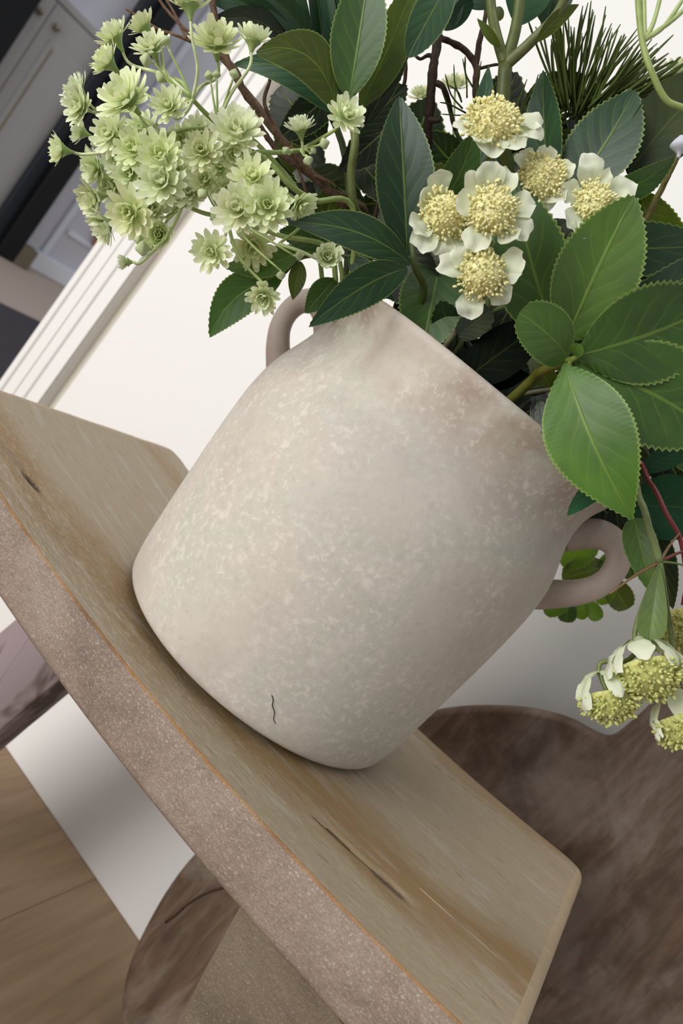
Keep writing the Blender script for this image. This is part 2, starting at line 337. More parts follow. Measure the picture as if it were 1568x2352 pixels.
loc(cb,bs,-3.02,-2.995,1.50,1.95,-.45,.53,M_grey,'body'); loc(cb,bs,-3.02,-2.985,1.49,1.95,.53,.56,M_grey,'top')
for y0,y1 in((1.51,1.633),(1.637,1.95)):
    d=loc(cb,bs,-2.995,-2.985,y0,y1,-.42,.52,M_grey,'door')
    k=obj('knob',mesh('knob',*tube([Vector((.017,(1.59 if y0<1.6 else 1.68)-1.7,.90)),Vector((.022,(1.59 if y0<1.6 else 1.68)-1.7,.90)),Vector((.03,(1.59 if y0<1.6 else 1.68)-1.7,.90)),Vector((.042,(1.59 if y0<1.6 else 1.68)-1.7,.90))],0,rfun=lambda u:.006+.009*math.sin(min(1,u*1.1)*math.pi)**.5 if u>.2 else .006,sides=12)),M_knob,d)
    loc(d,bs,-2.986,-2.981,y0+.05,y1-.03,-.34,.40,M_grey,'door_panel')
    loc(d,bs,-2.986,-2.979,y0+.072,y0+.086,-.34,.38,M_knob,'moulding') if y0>1.6 else None
sh=tag(obj('storage_box',bevbox(-.03,.03,-.05,.05,0,.1,.003),M_boxb,loc=ST(-2.93,2.09,-.45),rot=(0,0,BROT)),'small khaki brown box on the floor at the foot of the black frame','box')
tag(obj('terracotta_block',bevbox(-.02,.02,-.03,.03,0,.16,.003),M_terr,loc=ST(-2.985,2.47,-.195),rot=(0,0,BROT)),'small terracotta coloured block on the ledge of the far white wall','block')
tag(obj('charcoal_rug',bevbox(-2.16,-1.0,.6,2.6,-.45,-.442,.002),M_rug,rot=(0,0,BROT)),'dark charcoal rug lying on the taupe floor beyond the casing','rug')

# ================================================================ stool
ZC=-.0035; KC=.35; HT=.0365
st=thing('wooden_stool','weathered wooden stool with dished seat and splayed legs carrying the vase','stool',(0,0,0),rotz=BROT)
def seat_top(s): return ZC+KC*s*s*(1 if s<0 else .93)
def build_seat():
    s0,s1,t0,t1=-.247,.2345,-.13,.139; rp=.02; rz=.007
    ss=list(np.concatenate([s0+rz*(1-np.cos(np.linspace(0,np.pi/2,7)))*1.0,np.linspace(s0+rz*1.1,s1-rz*1.1,380),s1-rz*(1-np.cos(np.linspace(np.pi/2,0,7)))]))
    ss=sorted(ss); NT_=150; tt=np.linspace(0,1,NT_)
    V=[];F=[];MI=[]; ring=None
    for s in ss:
        d=min(s-s0,s1-s); e=rp-math.sqrt(max(0,rp*rp-(rp-d)**2)) if d<rp else 0
        ez=rz-math.sqrt(max(0,rz*rz-(rz-d)**2)) if d<rz else 0
        e=min(e,.0165)
        zt=seat_top(s)-ez; zb=seat_top(s)*.9-HT-.0003+ez; rf=.0016; rb=.006
        a,b=t0+e,t1-e; rf=.0010; row=[]
        chip=.0011*noise.noise(Vector((s*90,3,0)))+.0009*noise.noise(Vector((s*260,7,1)))
        for k in range(NT_):
            y=a+rf+.0024+(b-a-rf-.0024-rb)*(k/(NT_-1))**1.0
            z=zt
            # long gouge with a hollow knot, oval knot, small pits, worn ripples
            def gouge(gs,gt,L,W,D,ang=0.):
                ds,dt=s-gs,y-gt; c_,s_=math.cos(ang),math.sin(ang); q=((ds*c_+dt*s_)/L)**2+((-ds*s_+dt*c_)/W)**2
                return -D*math.exp(-q*1.4) if q<6 else 0
            z+=gouge(.1545,-.0815,.012,.0026,.0042,.09)+gouge(.131,-.0848,.02,.0026,.0014,.06)
            z+=gouge(-.1505,-.0925,.0095,.0030,.0045,.2)
            for q in range(5): z+=gouge(.118+q*.0115,.0985+.0036*q,.0045,.0018,.0014,.3)
            z+=.0003*noise.noise(Vector((s*14,y*60,0)))+.00013*noise.noise(Vector((s*60,y*420,2)))
            row.append((s,y,z))
        # back edge round, back face, bottom, front face, front edge
        n1=len(row)
        for k in range(1,6): th=k/5*math.pi/2; row.append((s,b-rb+rb*math.sin(th),zt-rb+rb*math.cos(th)))
        row.append((s,b,(zt+zb)/2)); row.append((s,b,zb+.004)); row.append((s,b-.004,zb)); row.append((s,(a+b)/2,zb)); row.append((s,a+.004,zb))
        n2=len(row)
        for k in range(0,15):
            q=k/14; z=zb+.0025+(zt-rf-.0003-zb-.0025)*q
            bul=-.0016*math.sin(q*math.pi)+.0022*max(0,(q-.7)/.3)**2+.0005*noise.noise(Vector((s*80,z*120,5)))+ .0005*noise.noise(Vector((s*300,z*300,9)))
            row.append((s,a+bul+ (0.0012 if k==0 else 0),z))
        n3=len(row)
        row.append((s,a+.0024-abs(chip)*.5,zt-.0004+chip*.25)); row.append((s,a+.0029+chip*.4,zt-.0001))
        W=len(row)
        if ring is None: cls=[0]*W
        V+=row
    W=W
    for i in range(len(ss)-1):
        for k in range(W):
            k2=(k+1)%W; F.append((i*W+k,(i+1)*W+k,(i+1)*W+k2,i*W+k2))
            MI.append(0 if k<n2-5 else (1 if k<n2+14 else 2) )
    F.append(tuple(range(W))); MI.append(3); L=len(ss)-1; F.append(tuple(L*W+k for k in range(W))[::-1]); MI.append(3)
    # rounded end strip is end grain
    for i in list(range(0,7))+list(range(len(ss)-8,len(ss)-1)):
        for k in range(W):
            if k<n1+5: MI[i*W+k]=3
    m=mesh('seat',V,F)
    for x in(M_seat,M_front,M_edge,M_seatend): m.materials.append(x)
    m.polygons.foreach_set('material_index',MI); return obj('seat',m,None,st)
seat=build_seat()
def scr(pts,r,col,nm): 
    tubeobj(nm,[Vector((x,y,seat_top(x)+dz)) for x,y,dz in pts],r,r*.5,col,seat,n=8,sides=5,bump=.5)
M_pale=plain('pale_grain',S2L(206,192,166),.6,.3)
scr([(.108,-.0893,0),(.116,-.0888,0),(.135,-.0862,0),(.150,-.0842,.0),(.163,-.0826,0)],.00022,M_crack,'crack')
scr([(.116,-.0874,0),(.124,-.0862,0),(.131,-.085,-.0004)],.00022,M_crack,'crack')
scr([(.165,-.0628,0),(.19,-.0612,0),(.21,-.0604,0),(.229,-.0597,-.0004)],.00025,M_pale,'raised_grain')
def leg(name,sx,tf,mat,tb,flare=.226,zt=-.032):
    # broad tapering splayed board with worn edges
    V=[];F=[];n=22
    sgn=1 if sx>0 else -1
    for i in range(n):
        q=i/(n-1); z=zt+(-.45-zt)*q; c=sx+sgn*flare*(zt-z); w=.0385+.004*q
        e=[.0006*noise.noise(Vector((z*120,k*9+sx*30,1))) for k in range(4)]; b=.003
        x0,x1=c-w,c+w; dz=.00
        pts=[(x0+b+e[0],tf),(x1-b+e[1],tf),(x1+e[1],tf+b),(x1+e[2],tb-b),(x1-b+e[2],tb),(x0+b+e[3],tb),(x0+e[3],tb-b),(x0+e[0],tf+b)]
        V+=[(x,y+sgn*0,z) for x,y in pts]
    for i in range(n-1):
        for k in range(8): k2=(k+1)%8; F.append((i*8+k,(i+1)*8+k,(i+1)*8+k2,i*8+k2))
    F.append(tuple(range(8))); F.append(tuple((n-1)*8+k for k in range(8))[::-1])
    return obj('leg',mesh('leg',V,F,smooth=False),mat,st)
leg('leg',.1525,-.1245,M_leg,-.088); leg('leg',-.172,-.1245,M_leg,-.088); leg('leg',.1525,.098,M_legback,.132); leg('leg',-.168,.098,M_legback,.132)

# ================================================================ round board leaning on the wall
bd=thing('round_serving_board','large round dark brown wooden board with a neck leaning on the cream wall','board',ST(.253,.203,-.45),rotz=BROT)
bd.rotation_euler=(R_(-6.0),0,BROT)
def board():
    hl=[(0.0,0.0),(-.13,.004),(-.190,.018),(-.227,.055),(-.247,.11),(-.256,.17),(-.252,.245),(-.235,.32),(-.210,.39),(-.178,.447),(-.135,.492),(-.10,.515),(-.075,.523),(-.064,.529),(-.060,.545),(-.056,.60),(-.050,.68),(-.056,.74),(-.05,.775),(-.02,.79)]
    P=crm([(x,0,z) for x,z in hl],5); out=[(p.x,p.z) for p in P]+[(-p.x,p.z) for p in reversed(P[1:])]
    n=len(out); c=(0,.3); V=[];F=[]
    def ringp(ins,y):
        for i,(x,z) in enumerate(out):
            a,b=out[(i-1)%n],out[(i+1)%n]; d=Vector((b[0]-a[0],b[1]-a[1])); d=d.normalized() if d.length>0 else Vector((1,0)); nx,nz=d.y,-d.x
            if (x-c[0])*nx+(z-c[1])*nz>0 or True: V.append((x+nx*ins,y,z+nz*ins))
    for ins,y in((.006,-.014),(.002,-.012),(0,-.008),(0,.008),(.006,.013)): ringp(ins,y)
    for r in range(4):
        for i in range(n): j=(i+1)%n; F.append((r*n+i,r*n+j,(r+1)*n+j,(r+1)*n+i))
    F.append(tuple(range(n))); F.append(tuple(4*n+i for i in range(n))[::-1]); return V,F
V,F=board(); m=mesh('board',V,F)
import bmesh
bm=bmesh.new(); bm.from_mesh(m); bmesh.ops.recalc_face_normals(bm,faces=bm.faces); bm.to_mesh(m); bm.free()
m.polygons.foreach_set('use_smooth',[len(p.vertices)==4 for p in m.polygons])
obj('board',m,M_board,bd)
def crackline(pts,w,parent,mat,name='crack',y=-.0143):
    v,f,u=tube([Vector((a,y,b)) for a,b in pts],w,w*.3,n=8,sides=6,bump=.8); return obj(name,mesh(name,v,f,u),mat,parent)
crackline([(.08,.06),(.092,.085),(.088,.10),(.104,.13),(.10,.15)],.0012,bd,M_crack); crackline([(-.232,.12),(-.222,.17),(-.19,.23),(-.185,.26),(-.15,.32)],.0012,bd,plain('brown_vein',S2L(66,48,36),.7,.2))

# ================================================================ vase
vs=thing('stone_vase','pale taupe stone-effect vase with two loop handles standing on the stool','vase',(0,0,.0008))
prof=[(0,0.004),(.05,.0035),(.085,.002),(.0935,.0015),(.0965,.0015),(.0988,.0035),(.1002,.0075),(.1022,.02),(.1036,.036),(.1055,.062),(.1074,.09),(.1085,.115),(.1086,.132),(.1074,.146),(.1050,.157),(.1012,.1675),(.0978,.178),(.0965,.188),(.0972,.196),(.0997,.203),(.1018,.2082),(.1022,.2112),(.1012,.2132),(.0992,.2135),(.0972,.2115),(.094,.205),(.0912,.195),(.0905,.185),(.094,.172),(.099,.15),(.101,.12),(.097,.04),(.088,.012),(0,.011)]
NP=96; pr=crm([(a,0,b) for a,b in prof],3); V=[];F=[]
for i,p in enumerate(pr):
    for k in range(NP):
        th=2*math.pi*k/NP; r=max(p.x,0); q=Vector((math.cos(th),math.sin(th),p.z*6))
        rr=r*(1+.0035*noise.noise(q*1.6)+.0012*noise.noise(q*7)); V.append((rr*math.cos(th),rr*math.sin(th),p.z+(.0008*noise.noise(q*2+Vector((9,0,0))) if p.z>.15 else 0)))
for i in range(len(pr)-1):
    for k in range(NP): k2=(k+1)%NP; F.append((i*NP+k,i*NP+k2,(i+1)*NP+k2,(i+1)*NP+k))
obj('body',mesh('body',V,F),M_vase,vs)
def handle(az):
    a=Vector((math.cos(az),math.sin(az),0))
    P=[(.094,.180),(.101,.187),(.1095,.1935),(.119,.1945),(.1265,.189),(.1295,.179),(.1275,.168),(.121,.158),(.113,.150),(.1055,.1435),(.099,.140)]
    v,f,u=tube([a*r+Vector((0,0,z)) for r,z in P],0,n=8,sides=18,rfun=lambda q:.0067+.0022*abs(q-.5)**2*4+.0004*math.sin(q*9),flat=1.15)
    return obj('handle',mesh('handle',v,f,u),M_hand,vs)
handle(R_(-6)); handle(R_(180-14))
def on_vase(px,py,off=.0002):
    o=CAM; d=ray(px,py).normalized(); lo=.25
    for k in range(4000):
        p=o+d*(lo+k*.0001); r=math.hypot(p.x,p.y)
        zz=p.z-.0008; rr=np.interp(zz,[q[1] for q in prof[5:21]],[q[0] for q in prof[5:21]])
        if r<=rr+off: return p
    return at(px,py,.37)
hp=[on_vase(x,y) for x,y in((624,1597),(627,1608),(625,1620),(630,1636),(628,1650),(632,1662))]
c_=tubeobj('hairline_crack',[p-vs.location for p in hp],.00022,.00016,M_crack,vs,sides=5)
fm=tag(obj('dark_foam_fill',mesh('dark_foam_fill',*(lambda v,f,u:(v,f,u))(*tube([Vector((0,0,.13)),Vector((0,0,.15)),Vector((0,0,.168))],.089,.0885,n=2,sides=40,bump=.03))),M_foam),'added dark foam filler that darkens the inside of the vase mouth','foam')  # filler added to make the vase mouth dark

# ================================================================ leaves
def leaf_mesh(B,T,w,tilt=0,bend=.08,fold=.15,side=0.,ser=.05,teeth=18,pa=.8,pb=1.0,twist=0,wave=.0,hint=None,curl=0.):
    B,T=Vector(B),Vector(T); L=(T-B).length; a=(T-B).normalized(); mid=(B+T)/2
    h=Vector(hint) if hint is not None else (CAM-mid); n=(h-a*h.dot(a)).normalized()
    n=Matrix.Rotation(R_(tilt),3,a)@n; sd=a.cross(n).normalized()
    mx=max(((i/200)**pa)*((1-i/200)**pb) for i in range(201)); per=4
    N=teeth*per if ser else 30; cs=[-1,-.82,-.45,-.1,0,.1,.45,.82,1]; V=[];U=[];F=[]
    ph=random.random()*6
    for i in range(N+1):
        u=i/N; hw=w/2*((u**pa)*((1-u)**pb))/mx+ (w*.012)*(1-u)
        k=(i%per)/per if ser else 0
        tw=R_(twist)*(u-.5)*2; n2=n*math.cos(tw)+sd*math.sin(tw); s2=sd*math.cos(tw)-n*math.sin(tw)
        c=B+a*(L*u)+n*(bend*L*4*u*(1-u)+curl*L*u*u)+sd*(side*L*4*u*(1-u))
        for v in cs:
            av=abs(v); x=v*hw
            if av==1 and ser and 2<i<N-2: x*=1+ser*(1.0-k)*1.6-ser*.8; adv=a*(w*ser*.9*(1-k))
            else: adv=Vector((0,0,0))
            z=fold*hw*av**1.2*1.0+wave*hw*av*math.sin(u*13+ph+(2 if v>0 else 0))
            V.append(c+s2*x+n2*z+adv); U.append((u,(v+1)/2))
    m=len(cs)
    for i in range(N):
        for k in range(m-1): F.append((i*m+k,i*m+k+1,(i+1)*m+k+1,(i+1)*m+k))
    return V,F,U
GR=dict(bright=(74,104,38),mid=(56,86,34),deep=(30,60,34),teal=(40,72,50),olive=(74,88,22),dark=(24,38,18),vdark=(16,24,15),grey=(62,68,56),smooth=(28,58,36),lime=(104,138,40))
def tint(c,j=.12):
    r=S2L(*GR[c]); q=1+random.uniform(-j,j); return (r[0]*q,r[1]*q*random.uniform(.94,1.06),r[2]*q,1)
def leaf(parent,b,t,w,col='mid',db=.38,dt=None,mat=None,tilt=0,**k):
    """b,t: base and tip sighted in the photograph; db,dt: how far in front of the lens they really are"""
    dt=db if dt is None else dt; B=at(*b,db); T=at(*t,dt); W=w*(db+dt)/2/FPX/max(.35,math.cos(R_(tilt)))
    v,f,u=leaf_mesh(B,T,W,tilt,**k); return obj('leaf',mesh('leaf',[p-parent.location for p in v],f,u),mat or M_leaf,parent,tint(col))
def pot(px,py,d=.44,drop=.03):
    p=at(px,py,d); r=math.hypot(p.x,p.y)
    if r>.075: p.x*=.075/r; p.y*=.075/r
    return Vector((p.x,p.y,.165))
def rel(o,P): return [Vector(p)-o.location for p in P]
def stem(o,P,r0,r1=None,col=(86,100,44),mat=None,name='stem',**k):
    c=S2L(*col); return tubeobj(name,rel(o,P),r0,r1,mat or M_stem,o,(*c,1),**k)

# ---- whorled spray at the vase mouth, right
B0=pot(1120,930,.42)
A=thing('serrated_leaf_spray','spray of bright serrated leaves whorled over the right of the vase mouth','leaf spray',B0)
nd=at(1308,828,.352)
stem(A,[B0,at(1200,893,.385),at(1250,850,.365),nd],.0028,.0021,(96,98,34),nodes=3)
leaf(A,(1303,822),(1192,718),118,'bright',.352,.335,pa=.5,pb=.42,ser=.045,teeth=20,bend=.12,tilt=20,fold=.1)
leaf(A,(1292,800),(1184,410),176,'mid',.372,.362,bend=.05,side=-.03,tilt=-12,teeth=24)
leaf(A,(1296,792),(1456,448),186,'bright',.366,.352,bend=.07,side=-.02,tilt=8,teeth=28,pb=.95)
leaf(A,(1322,818),(1660,690),214,'mid',.352,.35,bend=.08,side=.02,tilt=12,teeth=24,pa=.8)
leaf(A,(1318,832),(1655,1010),225,'mid',.355,.36,bend=.06,side=-.04,tilt=-8,teeth=24,pa=.9)
leaf(A,(1296,834),(1453,1196),194,'bright',.348,.335,bend=.10,side=.03,tilt=0,teeth=34,fold=.2,pa=1.0,pb=1.2,ser=.04)
leaf(A,(1316,814),(1332,790),34,'bright',.35,.345,pa=.5,pb=.5,ser=0)
for sx,sy in((1278,826),(1338,812),(1300,862)): stem(A,[nd,at(sx,sy,.352)],.0014,.001,(120,140,50),name='petiole')
# ---- spray behind it, upper right
B1=pot(1150,800,.45)
C1=thing('serrated_leaf_spray','spray of darker serrated leaves standing up behind the cream flowers','leaf spray',B1)
n1=at(1280,520,.42); stem(C1,[B1,at(1200,760,.44),at(1250,640,.43),n1],.0024,.0016,(70,84,30))
leaf(C1,(1300,455),(1458,205),150,'deep',.405,.395,side=.05,bend=.05,tilt=-20,teeth=22)
leaf(C1,(1262,440),(1247,160),84,'teal',.41,.40,tilt=-30,bend=.04,teeth=20)
leaf(C1,(1375,450),(1552,358),62,'mid',.39,.38,tilt=30,side=.06,teeth=18)
leaf(C1,(1290,560),(1640,560),120,'teal',.40,.40,tilt=20)
leaf(C1,(1330,780),(1640,560),110,'teal',.375,.37,side=.05,tilt=20,teeth=20)
leaf(C1,(1470,440),(1610,620),110,'olive',.42,.42,tilt=10,side=.1)
leaf(C1,(1500,560),(1590,680),90,'dark',.43,.43)
leaf(C1,(1000,490),(1092,300),82,'mid',.41,.40,tilt=20,side=.03,teeth=18)
leaf(C1,(960,560),(985,380),56,'lime',.40,.395,tilt=30)
leaf(C1,(1070,480),(1130,330),70,'deep',.43,.42)
leaf(C1,(1180,560),(1150,340),100,'deep',.44,.44)
# ---- left spray
B2=pot(960,760,.43)
D=thing('serrated_leaf_spray','spray of glossy dark serrated leaves leaning over the left of the vase mouth','leaf spray',B2)
n2=at(950,600,.39); stem(D,[B2,at(965,700,.405),n2,at(940,480,.40)],.0022,.0015,(66,80,30))
leaf(D,(945,608),(664,514),84,'deep',.385,.375,side=.08,bend=.08,tilt=14,teeth=26,ser=.035)
leaf(D,(936,616),(708,752),88,'deep',.383,.365,side=.07,bend=.10,tilt=-12,teeth=26,ser=.045)
leaf(D,(935,590),(916,220),132,'deep',.395,.385,bend=.06,fold=.35,teeth=28,ser=.03,tilt=6)
leaf(D,(1010,600),(972,800),150,'mid',.415,.40,bend=.06,fold=.2,teeth=20,pa=.6,pb=.6)
leaf(D,(900,560),(1010,640),80,'dark',.42,.41)
leaf(D,(800,590),(905,690),55,'teal',.42,.41)
leaf(D,(650,632),(481,776),92,'mid',.43,.44,side=.12,bend=.05,tilt=10,teeth=22,ser=.04)
leaf(D,(700,570),(512,612),62,'bright',.43,.43,side=-.14,tilt=30)
leaf(D,(690,600),(672,690),40,'olive',.43,.43,ser=0)
leaf(D,(760,560),(640,530),60,'mid',.42,.42)
leaf(D,(770,640),(700,720),60,'mid',.425,.42)
stem(D,[n2,at(820,590,.42),at(700,590,.43),at(650,630,.43)],.0012,.001,(80,96,44),name='twiglet')
# ---- tall serrated top spray
B3=pot(930,740,.45)
E_=thing('serrated_leaf_spray','tall serrated leaves rising in a rosette at the top centre left','leaf spray',B3)
n3=at(815,320,.40); stem(E_,[B3,at(850,560,.43),at(815,480,.41),at(806,400,.405),n3,at(800,250,.405)],.0024,.0022,(106,116,60),nodes=6)
leaf(E_,(770,240),(588,118),100,'olive',.40,.385,side=.24,bend=.05,tilt=12,teeth=20,ser=.025,pa=.6,pb=.7,fold=.1)
leaf(E_,(762,258),(530,150),66,'teal',.415,.41,side=.15,bend=.05,tilt=10,teeth=20,ser=.02)
leaf(E_,(800,232),(850,-90),122,'mid',.395,.38,bend=.05,tilt=-14,teeth=24,ser=.04,fold=.25,side=.02)
leaf(E_,(825,250),(960,-60),86,'olive',.41,.40,bend=.05,tilt=16,teeth=24,ser=.03,fold=.3)
leaf(E_,(838,290),(948,60),46,'dark',.42,.41,tilt=10,teeth=20)
leaf(E_,(815,310),(935,195),78,'dark',.43,.43,tilt=0,teeth=16,ser=.07)
leaf(E_,(1040,-60),(935,133),84,'teal',.35,.345,bend=.05,teeth=16,ser=.03,pb=.7)
leaf(E_,(885,130),(930,-20),36,'teal',.42,.42,ser=0)
leaf(E_,(790,190),(630,330),80,'dark',.44,.44,bend=.03)
leaf(E_,(740,330),(640,200),120,'dark',.45,.45,pa=.5,pb=.5)
# ---- smooth strap leaves, top
B4=pot(900,740,.46)
Fz=thing('strap_leaf_spray','smooth dark green strap leaves with pale midribs at the very top','leaf spray',B4)
stem(Fz,[B4,at(800,420,.45),at(740,220,.44),at(700,110,.43)],.0022,.0018,(60,76,30))
for b,t_,w_,c,tl,sd in(((690,118),(420,-30),52,'smooth',0,.10),((672,105),(520,-90),50,'smooth',10,.05),((705,104),(640,-110),54,'smooth',-8,0),((742,122),(715,-100),44,'smooth',20,0),((752,128),(790,-90),34,'smooth',-30,.02),((690,130),(470,60),42,'dark',20,.18),((770,130),(745,-50),30,'teal',0,0),((720,118),(600,-20),50,'deep',0,.08)):
    leaf(Fz,b,t_,w_*1.15,c,.42,.405,mat=M_leafd,tilt=tl,side=sd,ser=0,pa=.5,pb=.6,fold=.35,bend=.05)
# ---- centre branching thick stem, top
B5=pot(1120,760,.46)
H_=thing('branching_foliage_stem','thick green forked stem with broad smooth leaves at the top centre','leaf spray',B5)
nh=at(1160,150,.385); stem(H_,[B5,at(1150,520,.42),at(1152,300,.39),nh],.0028,.0036,(76,84,36),bump=.1)
stem(H_,[nh,at(1142,90,.385),at(1128,20,.39),at(1125,-60,.39)],.0030,.0024,(82,92,34)); stem(H_,[nh,at(1185,60,.385),at(1200,-60,.385)],.0030,.0026,(82,92,40)); stem(H_,[nh,at(1215,100,.38),at(1280,30,.37),at(1320,-60,.36)],.0030,.0022,(98,104,60))
leaf(H_,(1186,60),(1230,-120),110,'teal',.40,.40,mat=M_leafd,ser=0,tilt=15); leaf(H_,(1232,96),(1330,10),34,'olive',.375,.37,ser=0,tilt=20,side=-.1)
leaf(H_,(1148,110),(1095,42),22,'olive',.38,.375,ser=0); leaf(H_,(1120,20),(1070,-60),70,'smooth',.41,.41,mat=M_leafd,ser=0)
leaf(H_,(1140,16),(1148,48),26,'olive',.40,.40,ser=0,pa=.5,pb=.4); leaf(H_,(1250,60),(1290,-80),90,'deep',.41,.41,ser=0,mat=M_leafd); leaf(H_,(1090,420),(1122,150),52,'teal',.42,.42,ser=0)
leaf(H_,(1045,60),(1010,-20),60,'smooth',.41,.41,mat=M_leafd,ser=0,tilt=20); leaf(H_,(1020,70),(1090,-20),40,'smooth',.41,.41,mat=M_leafd,ser=0,tilt=20)
# ---- big grey-green smooth leaves, right edge
B6=pot(1240,900,.47)
I_=thing('fabric_leaf_spray','dull grey green cloth leaves at the right edge behind the bright whorl','leaf spray',B6)
stem(I_,[B6,at(1360,780,.44),at(1440,600,.43),at(1480,420,.42)],.002,.0014,(80,88,50))
leaf(I_,(1440,400),(1640,180),150,'grey',.40,.40,mat=M_cloth,ser=0,pa=.5,pb=.6,fold=.25,side=-.03)
leaf(I_,(1418,340),(1500,220),60,'grey',.41,.41,mat=M_cloth,ser=0); leaf(I_,(1460,520),(1620,700),60,'dark',.43,.43,mat=M_cloth,ser=0,side=.15)
leaf(I_,(1530,700),(1500,520),80,'dark',.44,.44,mat=M_leafd,ser=0)
leaf(I_,(1470,1085),(1600,1035),54,'teal',.40,.40,mat=M_cloth,ser=.03,teeth=8,side=-.08)
leaf(I_,(1440,1160),(1640,1170),150,'teal',.44,.44,mat=M_cloth,ser=0,fold=.1)
leaf(I_,(1402,1112),(1302,1184),44,'teal',.37,.352,mat=M_cloth,ser=.05,teeth=9,side=.06,pb=.8)
leaf(I_,(1455,1190),(1500,1370),74,'bright',.43,.42,ser=.04,teeth=12,pa=.5)
leaf(I_,(1500,1190),(1545,1400),60,'dark',.45,.45,ser=.04); leaf(I_,(1530,1010),(1640,1090),70,'mid',.41,.41)
leaf(I_,(1480,960),(1580,1140),110,'vdark',.45,.45); leaf(I_,(1420,1010),(1480,1110),80,'dark',.43,.43,ser=.05)
leaf(I_,(1410,1160),(1440,1300),70,'dark',.47,.47); leaf(I_,(1340,1130),(1440,1220),80,'vdark',.49,.49)
# ---- dark cloth leaves just over the rim
B7=pot(1090,880,.43)
J_=thing('fabric_leaf_spray','charcoal green cloth leaves in shadow just above the vase rim','leaf spray',B7)
stem(J_,[B7,at(1080,840,.41),at(1062,770,.40)],.0018,.0012,(60,66,44))
leaf(J_,(1052,772),(1130,712),62,'grey',.395,.385,mat=M_cloth,ser=.06,teeth=7,pa=.4,pb=.4); leaf(J_,(1074,866),(1240,745),112,'vdark',.40,.395,mat=M_cloth,ser=0,pa=.45,pb=.6)
leaf(J_,(1100,870),(1215,860),60,'vdark',.41,.40,mat=M_cloth,ser=0); leaf(J_,(1040,780),(1010,690),70,'dark',.405,.40,mat=M_cloth,ser=.06,teeth=8)
leaf(J_,(1232,925),(1376,1088),100,'dark',.378,.368,teeth=22,ser=.05,side=-.03)
leaf(J_,(1225,905),(1365,1078),120,'vdark',.395,.385,teeth=20,ser=.045,side=-.04); leaf(J_,(1200,960),(1300,1010),90,'vdark',.42,.42)
stem(J_,[pot(1120,960,.42),at(1165,922,.40),at(1215,903,.395),at(1300,893,.39),at(1360,900,.40)],.0016,.0013,(92,92,66),name='stem'); stem(J_,[pot(1150,960,.42),at(1190,940,.405),at(1250,922,.40),at(1330,930,.41)],.0014,.0012,(70,76,52)); stem(J_,[pot(1190,980,.42),at(1215,948,.41),at(1255,944,.41)],.0016,.0012,(80,86,50))
stem(J_,[pot(1000,800,.42),at(1020,795,.40),at(1045,755,.395)],.002,.0016,(100,100,70)); stem(J_,[pot(1010,810,.43),at(1040,812,.405),at(1055,775,.40)],.002,.0016,(70,80,40))
# ---- deep interior foliage: added leaves in the vase mouth, shade put into their dark colours
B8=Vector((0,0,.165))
K_=thing('inner_foliage_stem','mass of filler leaves with shade put into their dark colour in the middle of the arrangement','leaf spray',B8)
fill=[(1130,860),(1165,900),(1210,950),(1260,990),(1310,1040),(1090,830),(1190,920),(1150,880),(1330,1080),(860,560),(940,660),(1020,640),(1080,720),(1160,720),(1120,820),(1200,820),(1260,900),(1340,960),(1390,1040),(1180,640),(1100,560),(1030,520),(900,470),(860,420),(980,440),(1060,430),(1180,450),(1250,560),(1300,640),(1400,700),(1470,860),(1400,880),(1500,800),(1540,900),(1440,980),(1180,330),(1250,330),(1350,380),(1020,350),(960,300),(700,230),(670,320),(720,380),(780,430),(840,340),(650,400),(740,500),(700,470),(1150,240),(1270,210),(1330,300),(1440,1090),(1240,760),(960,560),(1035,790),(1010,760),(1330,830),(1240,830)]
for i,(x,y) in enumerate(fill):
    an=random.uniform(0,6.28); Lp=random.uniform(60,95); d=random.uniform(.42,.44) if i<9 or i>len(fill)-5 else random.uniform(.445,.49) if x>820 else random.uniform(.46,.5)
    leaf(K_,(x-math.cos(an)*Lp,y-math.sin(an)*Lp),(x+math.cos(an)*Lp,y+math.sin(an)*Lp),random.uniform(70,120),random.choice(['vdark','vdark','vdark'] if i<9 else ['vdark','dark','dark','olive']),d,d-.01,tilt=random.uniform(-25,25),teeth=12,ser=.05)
stem(K_,[B8,B8+Vector((.01,0,.05)),at(1100,600,.46)],.002,.0015,(50,56,30))
# ---- soft leaves hanging behind the right handle
B9=pot(1330,1060,.5)
L_=thing('trailing_leaf_sprig','small light green leaves hanging behind the right handle','leaf spray',B9)
stem(L_,[B9,at(1410,1150,.53),at(1400,1260,.55),at(1330,1370,.56),at(1290,1420,.56)],.0012,.0008,(96,120,50))
for b,t_,w_,c in(((1370,1230),(1290,1300),70,'lime'),((1390,1300),(1290,1330),70,'olive'),((1400,1270),(1380,1390),60,'lime'),((1310,1370),(1250,1410),44,'lime'),((1305,1380),(1300,1430),44,'mid'),((1345,1385),(1325,1420),36,'lime'),((1350,1380),(1375,1425),36,'lime'),((1400,1330),(1440,1400),60,'olive'),((1420,1230),(1450,1330),60,'mid')):
    leaf(L_,b,t_,w_,c,.555,.56,ser=.05,teeth=8,pa=.5,pb=.5)
